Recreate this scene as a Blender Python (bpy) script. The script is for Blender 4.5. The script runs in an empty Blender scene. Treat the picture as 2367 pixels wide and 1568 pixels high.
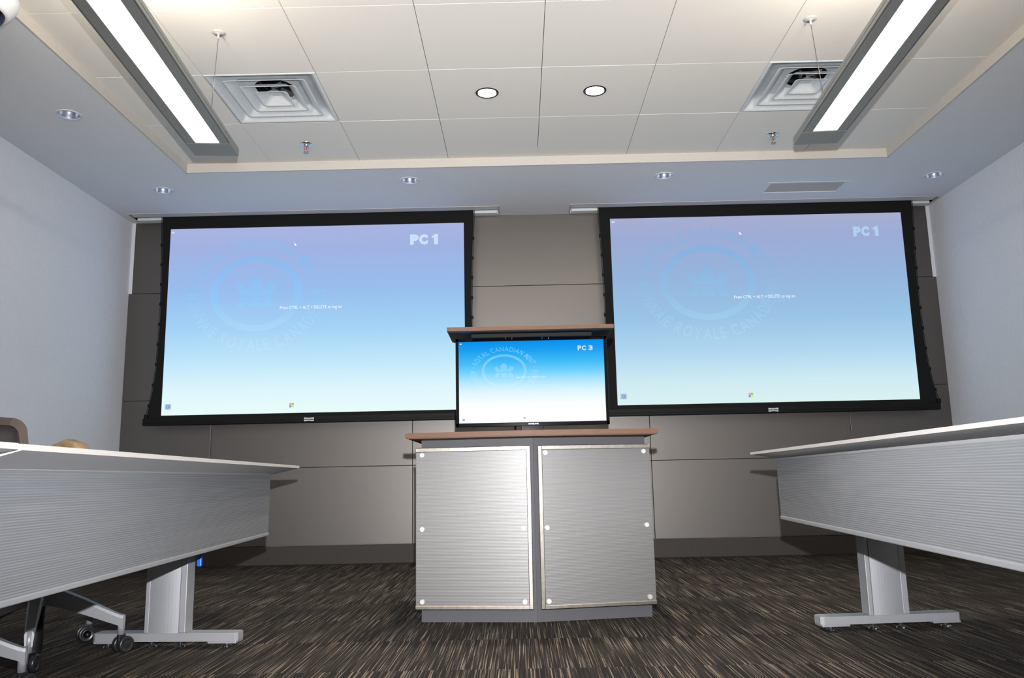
import bpy, bmesh, math, random
from mathutils import Vector, Matrix
random.seed(7)
C = bpy.context.scene.collection
SC = bpy.context.scene
PI = math.pi

def L(c):                       # sRGB 0-255 -> linear
    def f(v):
        v /= 255.0
        return v/12.92 if v <= .04045 else ((v+.055)/1.055)**2.4
    return (f(c[0]), f(c[1]), f(c[2]), 1.0)

# ------------------------------------------------------------------ camera
cam_d = bpy.data.cameras.new('camera'); cam = bpy.data.objects.new('camera', cam_d); C.objects.link(cam)
cam_d.lens = 28.57; cam_d.sensor_width = 36; cam_d.clip_start = .02
fw = Vector((-.00656818, .98555429, .16923239)).normalized()
rt = Vector((.99975162, .01007626, -.01987885)).normalized()
up = rt.cross(fw)
M = Matrix((rt, up, -fw)).transposed().to_4x4(); M.translation = Vector((.02962, -6.34441, .61222))
cam.matrix_world = M
SC.camera = cam
SC.view_settings.view_transform = 'Standard'; SC.view_settings.look = 'None'
SC.view_settings.exposure = 0.0; SC.view_settings.gamma = 1.0
SC.view_settings.use_curve_mapping = False

# ------------------------------------------------------------------ world and lamps
w = bpy.data.worlds.new('world'); SC.world = w; w.use_nodes = True
w.node_tree.nodes['Background'].inputs[0].default_value = (.5, .55, .65, 1)
w.node_tree.nodes['Background'].inputs[1].default_value = .05
FLASH_W = 1100; ROOM_W = 22; DOWN_W = 170; UP_W = 15
fl = bpy.data.lights.new('camera_flash', 'SPOT'); fl.energy = FLASH_W; fl.spot_size = math.radians(95); fl.spot_blend = 1.0
fl.shadow_soft_size = .012; fl.color = (.98, .98, 1)
flo = bpy.data.objects.new('camera_flash', fl); C.objects.link(flo)
flo.location = (.05, -6.33, .81)
flo.rotation_euler = Vector((0.0, 1, .02)).to_track_quat('-Z', 'Y').to_euler()
# unseen area lights behind the camera that raise the ambient light
for lx, ly in ((-1.2, -7.2), (1.5, -7.2)):
    a = bpy.data.lights.new('rear_ambient_light', 'AREA'); a.energy = ROOM_W; a.size = .6; a.color = (1, .93, .84)
    o = bpy.data.objects.new('rear_ambient_light', a); C.objects.link(o); o.location = (lx, ly, 2.68)

# ------------------------------------------------------------------ materials
def mat(name, col, rough=.6, metal=0.0, spec=.5, emis=None, es=1.0):
    m = bpy.data.materials.new(name); m.use_nodes = True
    b = m.node_tree.nodes['Principled BSDF']
    b.inputs['Base Color'].default_value = L(col); b.inputs['Roughness'].default_value = rough
    b.inputs['Metallic'].default_value = metal; b.inputs['Specular IOR Level'].default_value = spec
    if emis:
        b.inputs['Emission Color'].default_value = L(emis); b.inputs['Emission Strength'].default_value = es
    return m

def nd(m, t, **kw):
    n = m.node_tree.nodes.new(t)
    for k, v in kw.items(): setattr(n, k, v)
    return n
def lk(m, a, b): m.node_tree.links.new(a, b)
def bsdf(m): return m.node_tree.nodes['Principled BSDF']

def noise_mat(name, c1, c2, scale, rough=.8, bump=.0, metal=0, spec=.4, stretch=(1, 1, 1), detail=3, dist=.002):
    m = mat(name, c1, rough, metal, spec)
    g = nd(m, 'ShaderNodeNewGeometry'); mp = nd(m, 'ShaderNodeMapping'); mp.inputs['Scale'].default_value = stretch
    n = nd(m, 'ShaderNodeTexNoise'); n.inputs['Scale'].default_value = scale; n.inputs['Detail'].default_value = detail
    r = nd(m, 'ShaderNodeValToRGB'); r.color_ramp.elements[0].color = L(c1); r.color_ramp.elements[1].color = L(c2)
    r.color_ramp.elements[0].position = .3; r.color_ramp.elements[1].position = .7
    lk(m, g.outputs['Position'], mp.inputs['Vector']); lk(m, mp.outputs[0], n.inputs['Vector'])
    lk(m, n.outputs['Fac'], r.inputs[0]); lk(m, r.outputs[0], bsdf(m).inputs['Base Color'])
    if bump:
        bp = nd(m, 'ShaderNodeBump'); bp.inputs['Strength'].default_value = bump; bp.inputs['Distance'].default_value = dist
        lk(m, n.outputs['Fac'], bp.inputs['Height']); lk(m, bp.outputs[0], bsdf(m).inputs['Normal'])
    return m

WHITE = noise_mat('white_paint_blue_spill', (198, 202, 210), (202, 206, 214), 40, .8, .02)  # cool tint puts some of the screens' bluish light into the wall colour
CEIL = noise_mat('ceiling_paint_blue_spill', (208, 211, 216), (212, 215, 220), 60, .8, .05)  # blue spill from the screens is painted in as a cool tint
TILE = noise_mat('ceiling_tile', (218, 216, 211), (224, 222, 217), 300, .85, .1)
GAP = mat('shadow_gap', (60, 58, 55), .9)
PANEL = noise_mat('fabric_panel', (99, 96, 93), (112, 108, 105), 420, .44, .06, metal=.85, stretch=(1, 1, 1))
BASEB = noise_mat('base_vinyl', (46, 41, 38), (50, 45, 41), 80, .7)
BLACKF = noise_mat('black_fabric', (14, 15, 16), (20, 21, 22), 500, .85, .1, spec=.2)
BLACK = mat('black_plastic', (12, 12, 13), .4, spec=.12)
BLACKG = mat('gloss_black', (7, 7, 9), .07, spec=.3)
BLACKM = mat('black_metal', (15, 15, 16), .55, spec=.15)
SILVER = noise_mat('silver_powder_coat', (142, 143, 147), (148, 149, 153), 300, .42, .05, metal=.35)
ALU = mat('polished_aluminium', (215, 213, 208), .22, 1.0)
BRUSH = noise_mat('brushed_steel_trim', (178, 172, 162), (200, 194, 184), 60, .28, .0, metal=1.0, stretch=(1, 1, 1))
STUD = mat('satin_stud', (196, 194, 190), .4, .7)
CHROME = mat('chrome', (225, 228, 235), .12, 1.0)
REFL = mat('reflector_chrome', (215, 220, 230), .3, 1.0)
TRIMP = mat('trim_enamel', (190, 198, 208), .4)
RAIL = mat('rail_grey', (138, 140, 144), .5, .3)
WOOD = noise_mat('walnut_laminate', (78, 50, 31), (94, 63, 41), 6, .55, .0, stretch=(3, 40, 60), detail=6)
DGREY = noise_mat('dark_grey_laminate', (58, 57, 61), (63, 62, 66), 500, .6)
TTOP = noise_mat('table_laminate', (172, 169, 166), (178, 175, 172), 200, .5)
TUND = noise_mat('table_underside', (206, 208, 212), (212, 214, 218), 200, .6)
FIXT = noise_mat('fixture_housing', (138, 140, 138), (146, 148, 146), 200, .5, metal=.3)
CHAIRF = mat('chair_frame_plastic', (74, 64, 60), .5)
CHAIRM = noise_mat('chair_mesh_fabric', (78, 72, 74), (90, 84, 86), 600, .9, .3)
TAN = noise_mat('tan_leather', (118, 98, 72), (134, 112, 84), 30, .45, .1)
SEAT = noise_mat('seat_fabric', (40, 38, 40), (52, 50, 52), 300, .9, .2)
RUBBER = mat('caster_rubber', (30, 30, 32), .35)
BLUE = mat('blue_plastic', (10, 90, 190), .3)
RED = mat('sprinkler_bulb', (190, 20, 20), .15)
VENT = noise_mat('diffuser_enamel', (200, 205, 208), (206, 211, 214), 50, .45)
DUCT = mat('duct_metal', (120, 120, 122), .35, .8)
CREAM = noise_mat('speaker_grille', (190, 184, 176), (170, 164, 157), 900, .8, .2)
LOGOW = mat('logo_silver', (200, 200, 210), .4)
LENS = mat('lit_lens', (255, 250, 240), .5, emis=(255, 247, 232), es=9.0)
UPL = mat('uplight_lens', (255, 250, 240), .5, emis=(255, 232, 204), es=4.0)
DOWNL = mat('lit_downlight', (255, 250, 240), .5, emis=(255, 250, 240), es=9.0)

def ribbed(name, col, rough, metal, pitch, strength, axis='Z', spec=.5, col2=None):
    m = mat(name, col, rough, metal, spec)
    g = nd(m, 'ShaderNodeNewGeometry'); s = nd(m, 'ShaderNodeSeparateXYZ')
    mu = nd(m, 'ShaderNodeMath', operation='MULTIPLY'); mu.inputs[1].default_value = 2*PI/pitch
    si = nd(m, 'ShaderNodeMath', operation='SINE'); bp = nd(m, 'ShaderNodeBump')
    bp.inputs['Strength'].default_value = strength; bp.inputs['Distance'].default_value = pitch*.25
    lk(m, g.outputs['Position'], s.inputs[0]); lk(m, s.outputs[axis], mu.inputs[0]); lk(m, mu.outputs[0], si.inputs[0])
    lk(m, si.outputs[0], bp.inputs['Height'])
    n = nd(m, 'ShaderNodeTexNoise'); n.inputs['Scale'].default_value = 1.0; n.inputs['Detail'].default_value = 4
    mp = nd(m, 'ShaderNodeMapping'); mp.inputs['Scale'].default_value = (3, 3, 260)
    lk(m, g.outputs['Position'], mp.inputs['Vector']); lk(m, mp.outputs[0], n.inputs['Vector'])
    r = nd(m, 'ShaderNodeValToRGB'); r.color_ramp.elements[0].position = .3; r.color_ramp.elements[1].position = .7
    c2 = col2 or tuple(min(255, v*1.12) for v in col)
    r.color_ramp.elements[0].color = L(col); r.color_ramp.elements[1].color = L(c2)
    mm = nd(m, 'ShaderNodeMath', operation='MULTIPLY_ADD'); mm.inputs[1].default_value = .22; 
    lk(m, si.outputs[0], mm.inputs[0]); lk(m, n.outputs['Fac'], mm.inputs[2]); lk(m, mm.outputs[0], r.inputs[0])
    lk(m, r.outputs[0], bsdf(m).inputs['Base Color']); lk(m, bp.outputs[0], bsdf(m).inputs['Normal'])
    return m
RIBL = ribbed('ribbed_steel_panel', (104, 103, 102), .42, .6, .0062, .06, col2=(112, 111, 110))
RIBT = ribbed('ribbed_translucent_panel', (128, 131, 136), .42, .5, .0060, .14, col2=(142, 145, 150))

def carpet():
    m = mat('striped_carpet_tile', (40, 36, 32), .95, 0, .1)
    g = nd(m, 'ShaderNodeNewGeometry'); s = nd(m, 'ShaderNodeSeparateXYZ'); lk(m, g.outputs['Position'], s.inputs[0])
    def M2(op, a, b=None, c=None):
        n = nd(m, 'ShaderNodeMath', operation=op)
        for i, v in enumerate((a, b, c)):
            if v is None: continue
            if isinstance(v, (int, float)): n.inputs[i].default_value = v
            else: lk(m, v, n.inputs[i])
        return n.outputs[0]
    X, Y = s.outputs['X'], s.outputs['Y']
    tx = M2('FLOOR', M2('DIVIDE', M2('ADD', X, 50.12), .5)); ty = M2('FLOOR', M2('DIVIDE', M2('ADD', Y, 50.05), .5))
    cb = nd(m, 'ShaderNodeCombineXYZ'); lk(m, tx, cb.inputs[0]); lk(m, ty, cb.inputs[1])
    wn = nd(m, 'ShaderNodeTexWhiteNoise'); lk(m, cb.outputs[0], wn.inputs['Vector'])
    off = M2('MULTIPLY', wn.outputs['Value'], 37.0)
    def streak(sx, sy, zoff):
        c = nd(m, 'ShaderNodeCombineXYZ')
        lk(m, M2('MULTIPLY', M2('ADD', X, off), sx), c.inputs[0]); lk(m, M2('MULTIPLY', Y, sy), c.inputs[1]); c.inputs[2].default_value = zoff
        n = nd(m, 'ShaderNodeTexNoise'); n.inputs['Scale'].default_value = 1; n.inputs['Detail'].default_value = 1.5
        lk(m, c.outputs[0], n.inputs['Vector']); return n.outputs['Fac']
    f1 = streak(230, 1.8, 0); f2 = streak(420, 5.0, 5.3); f3 = streak(60, 170, 9.1)
    v = M2('ADD', M2('MULTIPLY', f1, .75), M2('ADD', M2('MULTIPLY', f2, .3), M2('MULTIPLY', f3, .12)))
    r = nd(m, 'ShaderNodeValToRGB'); e = r.color_ramp.elements
    e[0].position = .53; e[0].color = L((26, 24, 22)); e[1].position = .78; e[1].color = L((128, 118, 105))
    x = r.color_ramp.elements.new(.63); x.color = L((48, 43, 39))
    lk(m, v, r.inputs[0]); lk(m, r.outputs[0], bsdf(m).inputs['Base Color'])
    bp = nd(m, 'ShaderNodeBump'); bp.inputs['Strength'].default_value = .6; bp.inputs['Distance'].default_value = .004
    lk(m, v, bp.inputs['Height']); lk(m, bp.outputs[0], bsdf(m).inputs['Normal'])
    return m
CARPET = carpet()

def grad_mat(name, stops, z0, z1, strength=1.0):
    """light given off by a lit display: colour set by the height in the shown picture"""
    m = bpy.data.materials.new(name); m.use_nodes = True; nt = m.node_tree; nt.nodes.clear()
    out = nt.nodes.new('ShaderNodeOutputMaterial'); em = nt.nodes.new('ShaderNodeEmission'); em.inputs[1].default_value = strength
    g = nt.nodes.new('ShaderNodeNewGeometry'); s = nt.nodes.new('ShaderNodeSeparateXYZ')
    mr = nt.nodes.new('ShaderNodeMapRange'); mr.inputs['From Min'].default_value = z1; mr.inputs['From Max'].default_value = z0
    r = nt.nodes.new('ShaderNodeValToRGB'); e = r.color_ramp.elements
    e[0].position = stops[0][0]; e[0].color = L(stops[0][1]); e[1].position = stops[-1][0]; e[1].color = L(stops[-1][1])
    for p, c in stops[1:-1]:
        q = e.new(p); q.color = L(c)
    k = nt.links.new
    k(g.outputs['Position'], s.inputs[0]); k(s.outputs['Z'], mr.inputs['Value']); k(mr.outputs[0], r.inputs[0]); k(r.outputs[0], em.inputs[0]); k(em.outputs[0], out.inputs[0])
    return m
def emit(name, c, s=1.0): return grad_mat(name, [(0, c), (1, c)], 0, 1, s)

# ------------------------------------------------------------------ geometry helpers
class MB:
    def __init__(s): s.bm = bmesh.new(); s.mats = []
    def mi(s, m):
        if m not in s.mats: s.mats.append(m)
        return s.mats.index(m)
    def _merge(s, t, m, smooth=False):
        i = s.mi(m)
        for f in t.faces: f.material_index = i; f.smooth = smooth
        me = bpy.data.meshes.new('t'); t.to_mesh(me); t.free(); s.bm.from_mesh(me); bpy.data.meshes.remove(me)
    def box(s, x0, x1, y0, y1, z0, z1, m, bev=0, rot=None):
        t = bmesh.new(); bmesh.ops.create_cube(t, size=1)
        for v in t.verts:
            v.co = Vector((x0+(v.co.x+.5)*(x1-x0), y0+(v.co.y+.5)*(y1-y0), z0+(v.co.z+.5)*(z1-z0)))
        if bev: bmesh.ops.bevel(t, geom=t.edges[:], offset=bev, segments=2, affect='EDGES', profile=.5)
        if rot is not None: t.transform(rot)
        s._merge(t, m)
        return s
    def prism(s, pts, z0, z1, m, bev=0, smooth=False, mtx=None):
        """polygon in xy pushed from z0 to z1"""
        t = bmesh.new()
        a = [t.verts.new((p[0], p[1], z0)) for p in pts]; b = [t.verts.new((p[0], p[1], z1)) for p in pts]
        n = len(pts); t.faces.new(a[::-1]); t.faces.new(b)
        for i in range(n): t.faces.new((a[i], a[(i+1) % n], b[(i+1) % n], b[i]))
        bmesh.ops.recalc_face_normals(t, faces=t.faces[:])
        if bev: bmesh.ops.bevel(t, geom=t.edges[:], offset=bev, segments=2, affect='EDGES')
        if mtx is not None: t.transform(mtx)
        s._merge(t, m, smooth)
        return s
    def lathe(s, prof, m, c=(0, 0, 0), seg=32, mtx=None, smooth=True):
        t = bmesh.new(); rings = []
        for r, z in prof:
            if r < 1e-6: rings.append([t.verts.new((0, 0, z))])
            else: rings.append([t.verts.new((r*math.cos(2*PI*i/seg), r*math.sin(2*PI*i/seg), z)) for i in range(seg)])
        for a, b in zip(rings, rings[1:]):
            if len(a) == 1 and len(b) == 1: continue
            for i in range(seg):
                j = (i+1) % seg
                if len(a) == 1: t.faces.new((a[0], b[i], b[j]))
                elif len(b) == 1: t.faces.new((a[i], a[j], b[0]))
                else: t.faces.new((a[i], a[j], b[j], b[i]))
        if mtx is not None: t.transform(mtx)
        bmesh.ops.translate(t, verts=t.verts[:], vec=c)
        s._merge(t, m, smooth)
        return s
    def tube(s, pts, r, m, seg=10, radii=None):
        t = bmesh.new(); pts = [Vector(p) for p in pts]; rings = []
        for i, p in enumerate(pts):
            d = (pts[min(i+1, len(pts)-1)]-pts[max(i-1, 0)]).normalized()
            a = d.cross(Vector((0, 0, 1)));
            if a.length < 1e-3: a = d.cross(Vector((1, 0, 0)))
            a.normalize(); b = d.cross(a); rr = radii[i] if radii else r
            rings.append([t.verts.new(p+a*rr*math.cos(2*PI*k/seg)+b*rr*math.sin(2*PI*k/seg)) for k in range(seg)])
        for a, b in zip(rings, rings[1:]):
            for i in range(seg): t.faces.new((a[i], a[(i+1) % seg], b[(i+1) % seg], b[i]))
        t.faces.new(rings[0][::-1]); t.faces.new(rings[-1])
        bmesh.ops.recalc_face_normals(t, faces=t.faces[:])
        s._merge(t, m, True)
        return s
    def poly(s, pts, m):
        t = bmesh.new(); t.faces.new([t.verts.new(p) for p in pts]); s._merge(t, m); return s
    def mesh(s, me, m, fn):
        t = bmesh.new(); t.from_mesh(me)
        for v in t.verts: v.co = Vector(fn(v.co))
        s._merge(t, m); return s
    def build(s, name, parent=None, smooth_angle=None):
        me = bpy.data.meshes.new(name)
        off = Vector((0, 0, 0)); p = parent
        while p is not None: off += p.location; p = p.parent
        bmesh.ops.translate(s.bm, verts=s.bm.verts[:], vec=-off)
        s.bm.to_mesh(me); s.bm.free()
        for m in s.mats: me.materials.append(m)
        o = bpy.data.objects.new(name, me); C.objects.link(o); o.parent = parent
        return o

def thing(name, label, cat, loc=(0, 0, 0), group=None):
    o = bpy.data.objects.new(name, None); C.objects.link(o); o.location = loc; o.empty_display_size = .1
    o['label'] = label; o['category'] = cat
    if group: o['group'] = group
    return o
def struct(o): o['kind'] = 'structure'; return o
def dup(root, loc, label, group=None):
    def cp(o, par):
        c = o.copy(); C.objects.link(c); c.parent = par
        for ch in o.children: cp(ch, c)
        return c
    r = cp(root, None); r.location = loc; r['label'] = label
    if group: r['group'] = group
    return r
def cut(o, cutters):
    for c in cutters:
        md = o.modifiers.new('b', 'BOOLEAN'); md.operation = 'DIFFERENCE'; md.solver = 'EXACT'; md.object = c
    dg = bpy.context.evaluated_depsgraph_get(); dg.update()
    me = bpy.data.meshes.new_from_object(o.evaluated_get(dg), depsgraph=dg)
    o.modifiers.clear(); o.data = me
def cyl(x, y, z0, z1, r):
    b = MB(); b.lathe([(0, z0), (r, z0), (r, z1), (0, z1)], WHITE, (x, y, 0), 40, smooth=False)
    bmesh.ops.recalc_face_normals(b.bm, faces=b.bm.faces[:])
    return b.build('cutter')
def cbox(*a): return MB().box(*a, WHITE).build('cutter')
_tc = {}
def text_mesh(s, bold=0.0):
    k = (s, bold)
    if k in _tc: return _tc[k]
    cu = bpy.data.curves.new('t', 'FONT'); cu.body = s; cu.size = 1; cu.offset = bold; cu.align_x = 'CENTER'; cu.resolution_u = 3
    o = bpy.data.objects.new('t', cu); C.objects.link(o)
    dg = bpy.context.evaluated_depsgraph_get(); dg.update()
    me = bpy.data.meshes.new_from_object(o.evaluated_get(dg), depsgraph=dg)
    xs = [v.co.x for v in me.vertices] or [0, .3]; ys = [v.co.y for v in me.vertices] or [0]
    bpy.data.objects.remove(o); _tc[k] = (me, min(xs), max(xs), min(ys), max(ys)); return _tc[k]

# ================================================================== THE ROOM
XL, XR, H, HT = -3.0876, 3.3852, 2.7249, 2.785
YB = -8.6
o = struct(MB().box(XL-.1, XR+.1, YB-.1, .1, -.08, 0, CARPET).build('floor'))
struct(MB().box(XL-.1, XL, YB, .12, 0, 2.95, WHITE).build('wall_left'))
struct(MB().box(XR, XR+.1, YB, .12, 0, 2.95, WHITE).build('wall_right'))
struct(MB().box(XL-.1, XR+.1, YB-.1, YB, 0, 2.95, WHITE).build('wall_near'))
wf = struct(MB().box(XL, XR, .03, .12, 0, 2.95, WHITE).build('wall_far'))
# fabric panels that face the far wall, with fine shadow gaps
zb, zg, z2, z3 = .1385, .7278, 1.2699, 2.135
rows = [(zb, zg), (zg, z2), (z2, z3), (z3, H)]
cols = [XL, -2.3727, -.8007, 1.0437, 2.5968, XR]
g = .0035
b = MB()
b.box(XL+.001, XR-.001, .022, .03, zb, H, GAP)
for ri, (a, c) in enumerate(rows):
    for i in range(5):
        x0, x1 = cols[i], cols[i+1]
        if ri == 3:
            if i == 0: x0 += .028
            if i == 4: x1 -= .028
        else:
            if i == 0: x0 += .002
            if i == 4: x1 -= .002
        b.box(x0+(g/2 if i else 0), x1-(g/2 if i < 4 else 0), 0, .024, a+g/2, c-g/2, PANEL, .0015)
b.box(XL, XL+.027, .0, .03, z3, H, WHITE); b.box(XR-.027, XR, .0, .03, z3, H, WHITE)
b.build('wall_far_panelling', wf)
struct(MB().box(XL, XR, -.006, .03, 0, zb-.002, BASEB, .002).build('baseboard_far'))

# ---- ceiling
tL, tR, ty = -2.2202, 2.5861, -1.059
SLOTS = ((-3.013, -.102), (.477, 3.355)); SY0, SY1 = -.225, -.035
TH = .14
ce = struct(MB().box(XL, XR, YB, .1, H, H+TH+.05, CEIL).build('ceiling'))
DL = [(-2.519, -1.987), (-2.518, -.74), (-.714, -.827), (1.103, -.807), (3.08, -.698)]
cs = [cyl(x, y, H-.05, H+.125, .0565) for x, y in DL]
cs.append(cbox(1.93, 2.48, -.595, -.40, H-.05, H+.03))
cs.append(cbox(tL, tR, -7.6, ty, H-.05, H+TH))
for a_, c_ in SLOTS: cs.append(cbox(a_, c_, SY0, SY1, H-.05, H+TH))
cut(ce, cs)
for c in cs: bpy.data.objects.remove(c)
# suspended tile field
G = .6096; gx = -1.6366
MOULD = noise_mat('moulding_paint', (182, 178, 172), (187, 183, 177), 60, .7)
xs = [tL] + [gx+G*i for i in range(7)] + [tR]
ys = [ty, -1.6835, -2.2931] + [-2.2931-G*i for i in range(1, 9)] + [-7.6]
b = MB(); gg = .0015
DIFF = ((gx, -2.2931), (gx+5*G, -2.2931))
for i in range(len(xs)-1):
    for j in range(len(ys)-1):
        x0, x1, y1, y0 = xs[i], xs[i+1], ys[j], ys[j+1]
        if any(abs(x0-d[0]) < .01 and abs(y0-d[1]) < .01 for d in DIFF): continue
        b.box(x0+gg, x1-gg, y0+gg, y1-gg, HT+random.uniform(-.0004, .0004), HT+.012, TILE, .0012)
tf = b.build('tile_field', ce)
DC = [(-.113, -2.011), (.502, -2.007)]
cs = [cyl(x, y, HT-.05, HT+.05, .056) for x, y in DC]; cut(tf, cs)
for c in cs: bpy.data.objects.remove(c)
b = MB()      # dark void over the tiles
b.box(tL, tR, -7.6, ty, HT+.075, HT+.08, GAP)
b.build('tile_backing', ce)
# moulding round the recessed field
b = MB()
b.box(tL-.004, tR+.004, ty-.010, ty, H-.003, HT, MOULD, .001); b.box(tL, tL+.010, -7.6, ty, H-.003, HT, MOULD, .001); b.box(tR-.010, tR, -7.6, ty, H-.003, HT, MOULD, .001)
struct(b.build('trim_1'))

# ================================================================== CEILING FITTINGS
def recessed(x, y, z, label, lit, grp):
    t = thing('downlight', label, 'downlight', (x, y, z), grp)
    R = .070 if not lit else .066
    MB().lathe([(.0565, .002), (.058, -.004), (R-.006, -.005), (R, -.001), (R, .0)], TRIMP if not lit else BLACKM, (x, y, z), 40).build('trim_ring', t)
    if lit:
        MB().lathe([(.055, .0), (.053, .02), (.05, .03)], CHROME, (x, y, z), 40).build('reflector', t)
        MB().lathe([(0, .004), (.051, .004)], DOWNL, (x, y, z), 40).build('lens', t)
        sl = bpy.data.lights.new('downlight_lamp', 'SPOT'); sl.energy = DOWN_W; sl.spot_size = math.radians(125); sl.spot_blend = 1.0; sl.shadow_soft_size = .05; sl.color = (1, .90, .76)
        so = bpy.data.objects.new('downlight_lamp', sl); C.objects.link(so); so.location = (0, 0, -.012); so.parent = t
    else:
        MB().lathe([(.0565, -.001), (.055, .015), (.050, .035), (.042, .055), (.030, .068), (0, .072)], REFL, (x, y, z), 40).build('reflector', t)
        MB().lathe([(0, .045), (.014, .047), (.018, .055), (.012, .066)], CHROME, (x, y, z), 20).build('lamp', t)
    return t
lab = ['unlit recessed downlight in left ceiling border, nearest the camera', 'unlit recessed downlight in ceiling above left edge of left screen',
       'unlit recessed downlight in ceiling above right part of left screen', 'unlit recessed downlight in ceiling above left part of right screen',
       'unlit recessed downlight in far right corner of ceiling, right of the speaker grille']
for (x, y), l in zip(DL, lab): recessed(x, y, H, l, False, 'unlit recessed downlights in the ceiling border')
recessed(*DC[0], HT, 'lit round downlight in ceiling tile, left one of the glowing pair', True, 'lit downlights in the tiles')
recessed(*DC[1], HT, 'lit round downlight in ceiling tile, right one of the glowing pair', True, 'lit downlights in the tiles')

def sprinkler(x, y, label):
    z = HT
    t = thing('sprinkler', label, 'sprinkler', (x, y, z), 'ceiling sprinklers')
    MB().lathe([(.018, .004), (.020, -.004), (.036, -.008), (.042, -.002), (.042, 0)], CHROME, (x, y, z), 28).build('escutcheon', t)
    b = MB(); b.lathe([(.012, 0), (.012, -.018), (.006, -.020), (0, -.020)], ALU, (x, y, z), 16)
    for s in (-1, 1): b.tube([(x+s*.011, y, z-.016), (x+s*.013, y, z-.032), (x+s*.004, y, z-.050)], .0022, ALU, 6)
    b.build('frame_arms', t)
    MB().lathe([(0, -.019), (.0035, -.022), (.0035, -.043), (0, -.046)], RED, (x, y, z), 12).build('glass_bulb', t)
    b = MB(); b.lathe([(0, -.049), (.005, -.049), (.006, -.055), (.016, -.056), (.016, -.058), (0, -.058)], ALU, (x, y, z), 16); b.build('deflector', t)
sprinkler(-1.316, -1.36, 'small chrome sprinkler head with red bulb between left diffuser and left screen')
sprinkler(1.719, -1.342, 'small chrome sprinkler head with red bulb beside end of right light fixture')

def rrect(cx, cy, h, z, r, n=4):
    out = []
    for k, (sx, sy) in enumerate(((1, 1), (-1, 1), (-1, -1), (1, -1))):
        for i in range(n+1):
            a = k*PI/2 + i*PI/2/n
            out.append((cx+sx*(h-r)+r*math.cos(a), cy+sy*(h-r)+r*math.sin(a), z))
    return out
def loft(b, loops, m, smooth=True):
    t = bmesh.new(); R = [[t.verts.new(p) for p in lp] for lp in loops]
    for a, c in zip(R, R[1:]):
        n = len(a)
        for i in range(n): t.faces.new((a[i], a[(i+1) % n], c[(i+1) % n], c[i]))
    b._merge(t, m, smooth)
def cap(b, loop, m): b.poly(loop, m)
def diffuser(x0, y0, label):
    cx, cy = x0+G/2, y0+G/2; z = HT
    t = thing('air_diffuser', label, 'air vent', (cx, cy, z), 'square ceiling air diffusers')
    b = MB(); f = G/2-.003
    loft(b, [rrect(cx, cy, f, z+.012, .002), rrect(cx, cy, f, z-.001, .002), rrect(cx, cy, f-.014, z-.001, .004), rrect(cx, cy, f-.03, z+.014, .012),
             rrect(cx, cy, f-.055, z+.05, .03), rrect(cx, cy, f-.09, z+.064, .04), rrect(cx, cy, .118, z+.066, .1175)], VENT)
    b.build('frame', t)
    for k, h in enumerate((.228, .158, .092)):
        b = MB()
        lp = [rrect(cx, cy, h, z+.004, .02), rrect(cx, cy, h-.003, z+.002, .02), rrect(cx, cy, h-.012, z+.006, .018), rrect(cx, cy, h-.045, z+.028, .02), rrect(cx, cy, h-.062, z+.047, .02)]
        loft(b, lp, VENT)
        if k == 2: cap(b, rrect(cx, cy, h-.058, z+.041, .02), VENT)
        b.build('cone', t)
    b = MB(); b.lathe([(.115, .068), (.115, .072), (0, .073)], BLACKM, (cx, cy, z), 28)
    for a in (.3, 1.5, 2.7, 3.9, 5.1): b.box(-.045, .045, -.001, .001, -.012, .012, DUCT, 0, Matrix.Translation((cx+.065*math.cos(a), cy+.065*math.sin(a), z+.055)) @ Matrix.Rotation(a+.6, 4, 'Z') @ Matrix.Rotation(.7, 4, 'X'))
    b.build('damper', t)
diffuser(*DIFF[0], 'white square louvred air diffuser in ceiling, beside left light fixture')
diffuser(*DIFF[1], 'white square louvred air diffuser in ceiling, half behind right light fixture')

b = MB(); t = thing('ceiling_speaker', 'pale rectangular ceiling grille above the right screen', 'speaker grille', (2.205, -.5, H))
b.box(1.90, 2.51, -.62, -.595, H-.0015, H, CEIL); b.box(1.90, 2.51, -.40, -.375, H-.0015, H, CEIL)
b.box(1.90, 1.93, -.595, -.40, H-.0015, H, CEIL); b.box(2.48, 2.51, -.595, -.40, H-.0015, H, CEIL); b.build('frame', t)
MB().box(1.932, 2.478, -.593, -.402, H+.002, H+.008, CREAM, .001).build('grille', t)

def dome():
    x, y, z = -2.285, -3.15, H
    t = thing('dome_camera', 'pale housing with black dome at the top left ceiling border', 'ceiling camera', (x, y, z))
    MB().lathe([(0, 0), (.165, 0), (.16, -.03), (.13, -.075), (.118, -.08), (0, -.08)], WHITE, (x, y, z), 40).build('housing', t)
    MB().lathe([(.116, -.08), (.108, -.10), (.085, -.122), (.05, -.136), (0, -.14)], BLACKG, (x, y, z), 40).build('dome', t)
dome()

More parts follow.
